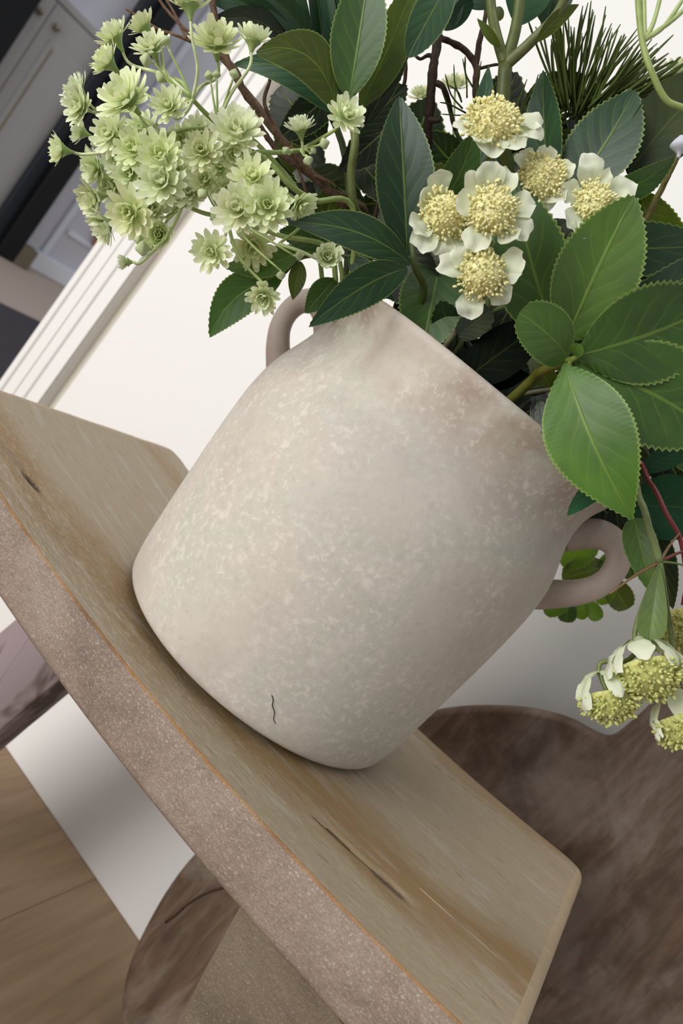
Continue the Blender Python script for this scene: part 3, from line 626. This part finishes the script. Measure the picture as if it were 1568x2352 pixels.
# ---- needle tufts
def needles(o,base,tips,r,d0,d1,n_each=1):
    for (bx,by),(tx,ty) in tips:
        j=random.uniform(-.012,.012); B=at(bx,by,d0+j); T=at(tx,ty,d1+j*1.5); mdx,mdy=(bx+tx)/2+random.uniform(-8,8),(by+ty)/2+random.uniform(-8,8)
        obj('needle',mesh('needle',*tube(rel(o,[B,at(mdx,mdy,(d0+d1)/2+j),T]),0,n=4,sides=5,flat=.45,rfun=lambda u:r*(1-.25*u)*(1 if u<.9 else .55))),M_needle,o)
BA=pot(1200,820,.47)
NA=thing('needle_tuft','fan of dark olive pine-like needles at the top right','needle tuft',BA)
stem(NA,[BA,at(1320,520,.44),at(1360,300,.425)],.002,.0018,(60,70,30))
tp=[]
for i in range(130):
    q=(i/129)**.9; ang=R_(-106+q*86+random.uniform(-6,6)); Lp=random.uniform(150,225)*(1.0 if q<.6 else 1.05)
    bx,by=1285+q*110+random.uniform(-14,14),225+q*45+random.uniform(-25,45)
    tp.append(((bx,by),(bx+math.cos(ang)*Lp,by+math.sin(ang)*Lp)))
needles(NA,None,tp,.0012,.425,.42)
BB=pot(1180,800,.48)
NB=thing('needle_tuft','lower fan of dark needles left of the thick forked stem','needle tuft',BB)
stem(NB,[BB,at(1180,420,.44),at(1190,330,.435)],.0018,.0016,(50,60,28)); tp=[]
for i in range(70):
    ang=R_(random.uniform(-75,5)); bx,by=1185+random.uniform(-20,25),330+random.uniform(-30,30); Lp=random.uniform(90,170); tp.append(((bx,by),(bx+math.cos(ang)*Lp,by+math.sin(ang)*Lp)))
needles(NB,None,tp,.0011,.435,.43)
BC=pot(1060,780,.48)
NC=thing('needle_tuft','small sparse needle sprig beside the dark twig at top centre','needle tuft',BC)
stem(NC,[BC,at(1050,420,.44),at(1045,290,.43)],.0014,.0012,(50,70,30)); tp=[]
for (bx,by,tx,ty) in((1060,235,1042,148),(1072,225,1062,135),(1085,200,1068,130),(1058,228,1030,195),(1070,260,1010,235),(1075,265,1012,262),(1090,240,1120,150),(1095,230,1105,140),(1040,280,1012,200),(1062,250,1022,170),(1100,260,1140,190),(1100,240,1092,150)): tp.append(((bx,by),(tx,ty)))
needles(NC,None,tp,.0009,.43,.425)

# ================================================================ twigs
def twig(label,pts,w,col=(92,66,44),side=(),name='bare_twig'):
    o=thing(name,label,'twig',pts[0]); c=S2L(*col)
    tubeobj('branch',rel(o,pts),w,w*.8,M_bark,o,(*c,1),n=10,sides=9,bump=.35)
    for s_,ww in side: tubeobj('side_branch',rel(o,s_),ww,ww*.6,M_bark,o,(*c,1),n=8,sides=7,bump=.3)
    return o
twig('brown twig slanting from the top left into the vase',[pot(930,720,.44),at(840,520,.42),at(790,470,.41),at(716,400,.405),at(655,330,.40),at(600,265,.40),at(548,190,.40),at(505,90,.40),at(482,-30,.40)],.0021,(104,78,56),[([at(560,205,.40),at(535,150,.40),at(440,80,.40),at(380,20,.41),at(350,-30,.41)],.0011),([at(655,330,.40),at(608,240,.41),at(620,180,.41),at(612,128,.41)],.0012),([at(716,400,.405),at(760,420,.40),at(772,432,.40)],.001)])
twig('brown twig running close beside the long slanting one',[pot(940,730,.45),at(850,530,.43),at(745,430,.415),at(690,385,.41),at(640,350,.415),at(590,280,.42)],.0018,(86,62,46))
twig('thin twig crossing the top left corner behind the small flowers',[pot(900,700,.47),at(700,430,.45),at(520,150,.44),at(430,92,.43),at(370,70,.43),at(335,50,.43),at(290,20,.43)],.0009,(120,92,66),[([at(430,92,.43),at(400,30,.43),at(370,-20,.43)],.0009)])
twig('dark thick twig rising left of the topmost cream flower',[pot(990,760,.46),at(965,520,.45),at(975,400,.44),at(985,285,.425),at(992,180,.42),at(1004,90,.42),at(1012,-30,.42)],.0028,(62,44,32),[([at(996,190,.42),at(990,130,.42),at(965,135,.42),at(952,126,.42)],.0013),([at(1002,190,.42),at(1020,205,.42),at(1035,260,.43),at(1045,300,.43)],.0018),([at(985,275,.42),at(1005,278,.415),at(1012,268,.415)],.0015)])
twig('crooked dark twig behind the topmost cream flower',[pot(1060,760,.46),at(1080,420,.45),at(1092,200,.43),at(1092,150,.43),at(1060,110,.43),at(1010,85,.43),at(990,60,.43)],.0020,(74,52,36),[([at(1092,150,.43),at(1102,90,.43),at(1114,40,.43),at(1122,-30,.43)],.0018),([at(1092,160,.43),at(1130,150,.43),at(1150,148,.43)],.001)])
twig('short dark twig stub between the upright serrated leaves',[pot(940,700,.46),at(900,300,.44),at(930,180,.43),at(925,80,.425),at(915,40,.42)],.0012,(74,52,40))
twig('slender olive stem climbing behind the translucent cream flower',[pot(1260,860,.46),at(1400,650,.42),at(1465,540,.405),at(1500,470,.40),at(1530,410,.395),at(1560,350,.39)],.0018,(118,108,56),name='olive_stem')

# ================================================================ small double flowers
def petal(L,W,el,az,z0=0.,r0=.06,notch=.12,cup=.35,nu=5,nv=4,rec=0.,tip=.35):
    V=[];U=[];F=[]; ca,sa=math.cos(az),math.sin(az)
    for i in range(nu+1):
        u=i/nu; e=el+cup*(u-.3)-rec*u*u; 
        for j in range(nv+1):
            v=j/nv*2-1; hw=W*(.28+.72*math.sin(min(1,u*1.12)*math.pi*.62)) *(1-tip*(max(0,u-.72)/.28)**1.5)
            uu=u*(1-notch*(v*v)*1.0) if u>.7 else u; 
            if u==1: uu-= .05*(1-abs(v))
            r=r0+L*uu*math.cos(e); z=z0+L*uu*math.sin(e)+ .18*hw*v*v
            x,y=r,hw*v; V.append(Vector((x*ca-y*sa,x*sa+y*ca,z))); U.append((u,j/nv))
    for i in range(nu):
        for j in range(nv): a=i*(nv+1)+j; F.append((a,a+1,a+nv+2,a+nv+1))
    return V,F,U
def double_flower(seed,openness=1.):
    random.seed(seed); P=[]
    for n,L,el,z,r0,W in((13,.88,.12,-.05,.10,.135),(12,.80,.42,.0,.10,.13),(10,.64,.78,.05,.07,.12),(7,.46,1.1,.1,.04,.10),(4,.30,1.35,.12,.01,.08)):
        off=random.random()*6
        for k in range(n):
            e=el+(1-openness)*.9*(1-el/1.5)+random.uniform(-.13,.13); P.append(petal(L*random.uniform(.88,1.1),W*random.uniform(.85,1.15),e,off+2*math.pi*k/n+random.uniform(-.1,.1),z,r0,notch=random.uniform(.05,.2),nu=4,nv=2,cup=random.uniform(.1,.5)))
    return mesh('double_flower',*join(P))
FM=[double_flower(s,o) for s,o in((1,1),(2,.95),(3,.85),(4,.65),(5,.35))]
for m_ in FM: m_.materials.append(M_pet)
v,f,u=tube([Vector((0,0,-.55)),Vector((0,0,-.38)),Vector((0,0,-.18)),Vector((0,0,.0))],0,rfun=lambda q:.07+.30*q**2,n=3,sides=9); CALYX=mesh('calyx',v,f,u); CALYX.materials.append(M_stem)
v,f,u=tube([Vector((0,0,-1.3)),Vector((0,0,-.6)),Vector((0,0,0)),Vector((0,0,.75))],0,rfun=lambda q:.16+.75*math.sin(max(0,q-.15)/.85*math.pi)**1.2*(q>.15)+.02,n=4,sides=10); BUD=mesh('bud',v,f,u); BUD.materials.append(M_stem)
def frame(z,spin=0):
    z=z.normalized(); x=z.orthogonal().normalized(); y=z.cross(x); return Matrix((x,y,z)).transposed().to_4x4()@Matrix.Rotation(spin,4,'Z')
def imgdir(dx,dy,f): return (IR*dx-IU*dy-FWD*f).normalized()      # image right / down / towards the lens
PALE=(*S2L(176,196,128),1)
def spray(label,hubs,flowers,buds,base,stems,group=None):
    o=thing('pale_green_flower_spray',label,'flower spray',base)
    for P,r in stems: tubeobj('stem',rel(o,[Vector(p) for p in P]),r,r*.75,M_stem,o,(*S2L(150,170,100),1),n=7,sides=8)
    for i,(px,py,r,d,fx,fy,ff,var,hub) in enumerate(flowers):
        C=at(px,py,d); R=r*d/FPX; n=imgdir(fx,fy,ff); mm=frame(n,random.uniform(0,6)); q=random.uniform(.9,1.05)
        q*=1.05
        fo=obj('flower',FM[var],None,o,(q,q*random.uniform(.98,1.03),q*random.uniform(.88,1.05),1)); mm=mm@Matrix.Scale(R*1.26,4); mm.translation=C-o.location; fo.matrix_local=mm
        co=obj('calyx',CALYX,None,fo,(*S2L(150,176,104),1))
        Hb=Vector(hubs[hub]); st_=C-n*R*.45; c1=st_-n*R*.9; md=(c1+Hb)/2+(c1-Hb).cross(FWD)*random.uniform(-.12,.12)
        tubeobj('pedicel',rel(o,[Hb,md,c1,st_]),.0009*random.uniform(.9,1.2),.0007,M_stem,o,(*S2L(*random.choice([(186,202,144),(160,178,108),(204,216,168)])),1),n=5,sides=7)
    for (px,py,r,d,fx,fy,hub) in buds:
        C=at(px,py,d); R=r*d/FPX; n=imgdir(fx,fy,.2); mm=frame(n)@Matrix.Scale(R,4); mm.translation=C-o.location
        b_=obj('bud',BUD,None,o,(*S2L(196,210,160),1)); b_.matrix_local=mm
        Hb=Vector(hubs[hub]); c1=C-n*R*1.2; tubeobj('pedicel',rel(o,[Hb,(Hb+c1)/2+n*R*.6,c1]),.0007,.0005,M_stem,o,(*S2L(170,190,120),1),n=4,sides=6)
    return o
random.seed(21)
bsx=pot(900,700,.43); H1=at(442,228,.37); H2=at(500,285,.385); H3=at(620,340,.385)
spray('uppermost spray of pale green double flowers with the tall upright bloom',[H1,H2],[
 (265,88,44,.40,-.5,-.8,.4,2,0),(250,145,44,.395,-.7,-.5,.5,2,0),(333,64,38,.39,-.6,-.7,.3,3,0),(350,112,44,.385,-.2,-.5,.8,1,0),(435,12,50,.355,-.05,-.95,.15,2,0),
 (497,100,58,.375,.1,-.5,.9,0,0),(580,95,42,.365,.15,-.95,.15,3,1),(292,228,66,.375,-.4,-.3,.9,0,0),(388,245,42,.36,-.1,.0,1,1,0)],
 [(380,92,14,.36,-.3,-.9,0),(333,137,16,.36,-.95,-.2,0),(480,172,13,.38,-.2,-.9,1),(497,170,11,.375,0,-1,1),(538,168,13,.37,.3,-.9,1),(370,178,17,.385,-.4,.8,0)],
 bsx,[([bsx,at(760,560,.42),at(640,430,.40),at(560,340,.39),H2],.0016),([H2,at(470,258,.378),H1],.0013)])
h1=at(380,310,.385); h2=at(520,300,.40)
spray('leftmost spray of pale green double flowers reaching over the dark frame',[h1,h2],[
 (180,213,42,.405,-.6,-.4,.5,2,0),(186,246,42,.40,-.5,.1,.8,1,0),(258,310,50,.39,-.4,.1,.9,0,0),(143,345,38,.395,-.9,0,.4,3,0),(190,305,30,.42,-.9,-.3,.1,3,0),
 (310,345,48,.38,-.2,.1,1,0,0),(370,360,54,.37,-.05,.0,1,0,0),(222,385,44,.415,-.7,.3,.6,1,0),(300,400,42,.385,-.2,.2,1,2,0),(218,455,46,.41,-.7,.4,.5,2,0),(460,300,36,.42,0,-.1,1,1,1)],
 [(215,330,10,.41,-.9,.2,0)],pot(890,700,.45),[([pot(890,700,.45),at(720,520,.43),at(600,340,.41),h2,at(440,295,.395),h1],.0014)])
k1=at(420,470,.40); k2=at(520,500,.40)
spray('lowest spray of pale green flowers hanging over the vase handle',[k1,k2],[
 (374,420,58,.372,-.05,.1,1,0,0),(302,488,58,.38,-.2,.35,.9,0,0),(243,515,46,.41,-.7,.6,.3,2,0),(368,540,42,.405,.0,.3,1,4,0),(293,602,24,.40,-1,.05,.1,4,0),
 (487,577,46,.385,-.1,.35,.9,1,1),(580,565,50,.42,.1,.5,.8,0,1),(605,680,40,.385,0,.6,.7,2,1),(525,440,40,.39,0,0,1,1,1),(435,445,40,.395,0,0,1,1,0),(330,300,40,.40,-.2,0,1,1,0),(420,320,38,.40,-.1,.2,1,0,0),(410,395,38,.395,.1,.1,1,1,0),(270,368,36,.405,-.3,.2,1,2,0),(470,415,38,.39,0,0,1,0,1),(505,385,36,.39,.1,0,1,1,1),(350,545,30,.41,-.2,.5,.8,2,0),(350,480,40,.40,0,.2,1,1,0),(260,430,40,.42,-.5,.2,.8,1,0)],
 [(316,549,14,.405,-1,-.1,0),(325,571,19,.40,-1,.05,0),(463,447,14,.37,-.2,.3,1),(645,634,12,.39,.1,.9,1),(688,587,12,.39,1,.1,1),(490,500,12,.385,-.6,.5,1)],
 pot(870,720,.44),[([pot(870,720,.44),at(780,600,.42),at(640,540,.405),k2,at(470,490,.40),k1],.0014)])
j1=at(590,350,.38); j2=at(690,345,.385); j3=at(640,560,.40)
spray('right hand spray of pale green flowers in front of the brown twigs',[j1,j2,j3],[
 (465,350,46,.37,-.1,.05,1,0,0),(545,305,58,.372,.05,-.1,1,0,0),(540,352,44,.375,.0,.5,.8,2,0),(580,410,52,.365,.1,-.05,1,0,0),(550,480,58,.36,-.1,.2,1,0,0),(615,475,58,.358,.05,.15,1,1,0),
 (688,470,38,.375,.6,.6,.4,2,0),(752,592,40,.375,.1,.1,1,4,2),(690,298,38,.375,-.1,-.8,.5,2,1),(793,268,46,.362,.4,-.05,.9,0,1)],
 [(746,329,14,.375,.95,-.2,1),(708,370,13,.375,.3,.9,1),(655,345,11,.38,-.6,-.6,1),(720,345,9,.38,.5,-.5,1)],
 pot(920,690,.43),[([pot(920,690,.43),at(815,500,.41),at(720,460,.395),at(665,425,.385),at(630,385,.38),j1],.0016),([j1,at(640,350,.383),j2],.0013),([at(720,460,.395),at(690,520,.40),j3],.001)])

# ================================================================ cream flowers with bobbled centres
def bobbles(seed,R,n=270,rs=.056,el=1.5):
    random.seed(seed); P=[]
    for i in range(n):
        q=(i+.5)/n; ph=math.acos(1-q*1.05); th=i*2.39996+random.uniform(-.2,.2)
        d=Vector((math.sin(ph)*math.cos(th),math.sin(ph)*math.sin(th),math.cos(ph)*.85)); c=d*random.uniform(.84,1.08)*(1+.30*noise.noise(d*2.2+Vector((seed*3,0,0)))); r=rs*random.uniform(.75,1.25)
        a=(d+Vector([random.uniform(-.4,.4) for _ in range(3)])).normalized(); x=a.orthogonal().normalized(); y=a.cross(x)
        V=[c+a*r*el]; 
        for z_,rr in((.75,.72),(-.2,1.),(-.9,.6)):
            for k in range(6): t_=k*math.pi/3; V.append(c+a*r*el*z_+(x*math.cos(t_)+y*math.sin(t_))*r*rr)
        F=[(0,1+k,1+(k+1)%6) for k in range(6)]
        for g in range(2):
            for k in range(6): F.append((1+g*6+k,7+g*6+k,7+g*6+(k+1)%6,1+g*6+(k+1)%6))
        P.append((V,F,[(0,0)]*len(V)))
    core=tube([Vector((0,0,-.15)),Vector((0,0,.1)),Vector((0,0,.5)),Vector((0,0,.74))],0,rfun=lambda q:.85*math.sqrt(max(0,1-q*q))+.02,n=4,sides=12); P.append(core)
    return mesh('bobble_centre',*join(P),smooth=True)
BOB=[bobbles(s,1) for s in(1,2,3)]
for b in BOB: b.materials.append(M_bob)
def cream_flower(o,px,py,r,d,face,petals,var=0,dome=.55,bright=1.,ptil=.25,stem_to=None,bobc=(1,1,1,1),hang=False):
    C=at(px,py,d); R=r*d/FPX; n=imgdir(*face); F0=frame(n); fl=bpy.data.objects.new('flower',None); COL.objects.link(fl); fl.parent=o; fl.empty_display_size=.005
    fl.matrix_local=Matrix.Translation(C-o.location)@F0
    inv=F0.to_3x3().transposed()
    b=obj('flower_centre',BOB[var],None,fl,bobc); b.scale=(R*dome,)*3
    for (ang,L,W,el) in petals:
        dv=inv@imgdir(math.cos(R_(ang)),math.sin(R_(ang)),0); az=math.atan2(dv.y,dv.x)
        if hang: v,f,u=petal(L*.78,W*.8,.30,az,-.70,.10,notch=.1,cup=.95+random.uniform(-.3,.2),nu=10,nv=8,tip=random.uniform(.3,.7))
        else: v,f,u=petal(L,W,el,az,0,.28,notch=random.uniform(-.02,.12),cup=random.uniform(.15,.6),nu=12,nv=8,rec=random.uniform(0,.5),tip=random.uniform(.35,.95))
        v=[Vector((p.x,p.y,p.z))*R+Vector([R*q_*noise.noise(p*4+Vector((ang,k_*7,0))) for k_,q_ in enumerate((.06,.06,.12))]) for p in v]
        q=bright*random.uniform(.94,1.04); obj('petal',mesh('petal',v,f,u),M_cream,fl,(q,q,q*.97,1))
    if stem_to:
        st_=C-n*R*.1; tubeobj('flower_stalk',rel(o,[st_,C-n*R*.9]+[Vector(p) for p in stem_to]),.0011,.0013,M_stem,o,(*S2L(110,124,70),1),n=5)
    return fl
random.seed(5); bq=pot(1120,840,.43)
Q=thing('cream_flower_spray','cream flowers with bobbled yellow centres clustered above the vase mouth','flower spray',bq)
q0=at(1120,720,.41); stem(Q,[bq,at(1105,800,.42),q0],.0018,.0014,(90,100,56))
cream_flower(Q,1133,290,92,.352,(-.05,-.5,.85),[(175,.78,.33,.15),(195,.6,.28,.3),(95,.75,.38,-.1),(60,.85,.36,0),(25,1.0,.36,.2),(5,.95,.3,.35),(120,.7,.34,.0),(-100,.5,.3,.7)],0,.72,stem_to=[at(1150,450,.40),q0])
cream_flower(Q,1018,500,88,.352,(.25,-.2,.9),[(150,.95,.36,.2),(130,1.0,.36,.1),(100,.85,.36,.1),(-105,1.05,.36,.45),(-150,.75,.33,.3),(70,.8,.33,0)],1,.70,stem_to=[at(1060,620,.40),q0])
cream_flower(Q,1128,488,92,.338,(.0,-.05,1),[(-10,.85,.36,.15),(30,.85,.34,.1),(55,.8,.3,0),(120,.8,.38,.1),(-95,.95,.36,.45),(-65,.85,.3,.5),(-125,.9,.3,.3),(190,.75,.34,.4)],2,.66,stem_to=[at(1125,600,.39),q0])
cream_flower(Q,1108,630,84,.345,(0,.15,1),[(195,1.0,.34,.2),(215,.85,.3,.3),(-22,.95,.36,.15),(0,.8,.3,.1),(112,1.0,.38,.0),(48,.8,.38,.0)],0,.68,stem_to=[q0])
cream_flower(Q,1245,415,72,.362,(-.15,-.2,.9),[(-125,1.0,.38,.3),(-15,.85,.34,.3),(60,.85,.34,.1),(80,.75,.3,0),(-80,.8,.3,.4)],1,.80,stem_to=[at(1220,600,.41),q0])
cream_flower(Q,1360,472,84,.36,(.1,-.1,.95),[(-100,1.15,.40,.4),(-70,.8,.2,.5),(-28,1.1,.38,.2),(-10,.8,.3,.2),(115,1.1,.38,.1),(140,.85,.34,.2),(200,.8,.36,.3),(80,.8,.3,.1)],2,.62,stem_to=[at(1280,640,.41),q0])
# hanging flowers, lower right, under a whorl of narrow green and red bracts
bh=pot(1330,1040,.46)
W_=thing('cream_flower_spray','nodding cream flowers with olive centres hanging below the right handle','flower spray',bh)
hb=at(1515,1290,.37); stem(W_,[bh,at(1420,1090,.42),at(1470,1150,.38),at(1492,1220,.372),hb],.0013,.0019,(116,130,80))
OL=(.66,.72,.50,1)
cream_flower(W_,1484,1540,104,.362,(.08,.75,.45),[(180,1.6,.34,0),(215,1.5,.26,0),(-105,1.25,.34,0),(-68,1.3,.40,0),(-20,1.7,.34,0),(10,1.6,.28,0)],0,.72,.98,stem_to=[hb],bobc=OL,hang=True)
cream_flower(W_,1396,1602,88,.37,(.1,.85,.35),[(190,1.6,.26,0),(222,1.6,.36,0),(-95,1.5,.32,0),(25,1.5,.2,0)],1,.74,.98,stem_to=[at(1460,1500,.372),hb],bobc=OL,hang=True)
cream_flower(W_,1572,1655,92,.372,(.2,.8,.4),[(175,1.7,.14,0),(200,1.6,.14,0),(-110,1.2,.34,0),(-60,1.2,.4,0),(0,1.3,.34,0)],2,.8,.98,stem_to=[at(1545,1500,.372),hb],bobc=OL,hang=True)
cream_flower(W_,1545,1440,66,.40,(.2,.6,.6),[(190,1.3,.5,-.1),(160,1.2,.5,-.1),(215,1.2,.45,-.2),(100,.5,.3,0)],0,1.0,.85,stem_to=[hb],bobc=(.45,.48,.28,1))
for e,w_,c in(((1400,1364),.0010,(112,84,56)),((1560,1225),.0011,(120,100,70)),((1600,1310),.0011,(100,116,66)),((1548,1470),.0012,(110,124,76)),((1475,1400),.0011,(100,110,66)),((1600,1260),.001,(110,60,50))):
    m_=((hb+at(*e,.365))/2)+IU*.001; stem(W_,[hb,m_,at(*e,.365)],w_,w_*.45,c,name='bract',flat=.5)
v,f,u=leaf_mesh(hb,at(1492,1470,.36),62*.365/FPX,0,bend=.05,fold=.6,ser=0,pa=1.1,pb=.25); obj('broad_bract',mesh('broad_bract',[p-W_.location for p in v],f,u),M_leafd,W_,(*S2L(92,110,66),1))
rs=thing('red_stem','glossy dark red stem arching down at the right edge','stem',pot(1330,1050,.46))
stem(rs,[rs.location,at(1430,1062,.42),at(1492,1108,.385),at(1530,1180,.37),at(1562,1240,.368),at(1575,1330,.37),at(1568,1390,.37)],.0012,.001,(112,36,40))
# overhanging pale stem, top right, with white bud
os_=thing('pale_green_flower_spray','pale curved forked stem crossing the needles in the top right corner','flower spray',pot(1290,930,.46))
stem(os_,[os_.location,at(1700,760,.40),at(1720,420,.36),at(1620,268,.34),at(1568,248,.335),at(1528,228,.333),at(1498,170,.33),at(1478,110,.33),at(1468,40,.33),at(1462,-60,.33)],.0014,.0013,(146,164,96),n=7)
for e in((1568,18),(1520,0),(1478,-30),(1640,-40)): stem(os_,[at(1480,92,.33),at((1480+e[0])/2,(92+e[1])/2+6,.33),at(e[0],e[1]-20,.33)],.0011,.0009,(166,182,120),name='side_stem')
wb=obj('bud',BUD,None,os_,(*S2L(210,216,226),1)); mm=frame(imgdir(.1,-1,.1))@Matrix.Scale(24*.36/FPX,4); mm.translation=at(1562,330,.36)-os_.location; wb.matrix_local=mm
for (px,py,r,d) in((1560,170,38,.46),(1545,100,30,.47),(1065,195,40,.50),(965,215,34,.50),(850,290,38,.46)):
    pass
bz=pot(1050,700,.48)
Z_=thing('pale_green_flower_spray','blurred pale flowers at the back seen between the twigs','flower spray',bz)
zh=at(1040,330,.5); stem(Z_,[bz,at(1060,520,.49),zh],.0012,.001,(120,140,80))
for (px,py,r,d) in((1558,165,46,.49),(1045,200,44,.52),(968,222,38,.52),(858,285,36,.47)):
    C=at(px,py,d); n=imgdir(random.uniform(-.3,.3),-.6,.6); mm=frame(n)@Matrix.Scale(r*d/FPX,4); mm.translation=C-Z_.location
    fo=obj('flower',FM[1],None,Z_,(.8,.8,.7,1)); fo.matrix_local=mm; stem(Z_,[zh,(zh+C)/2,C],.0008,.0006,(120,140,80),name='pedicel')
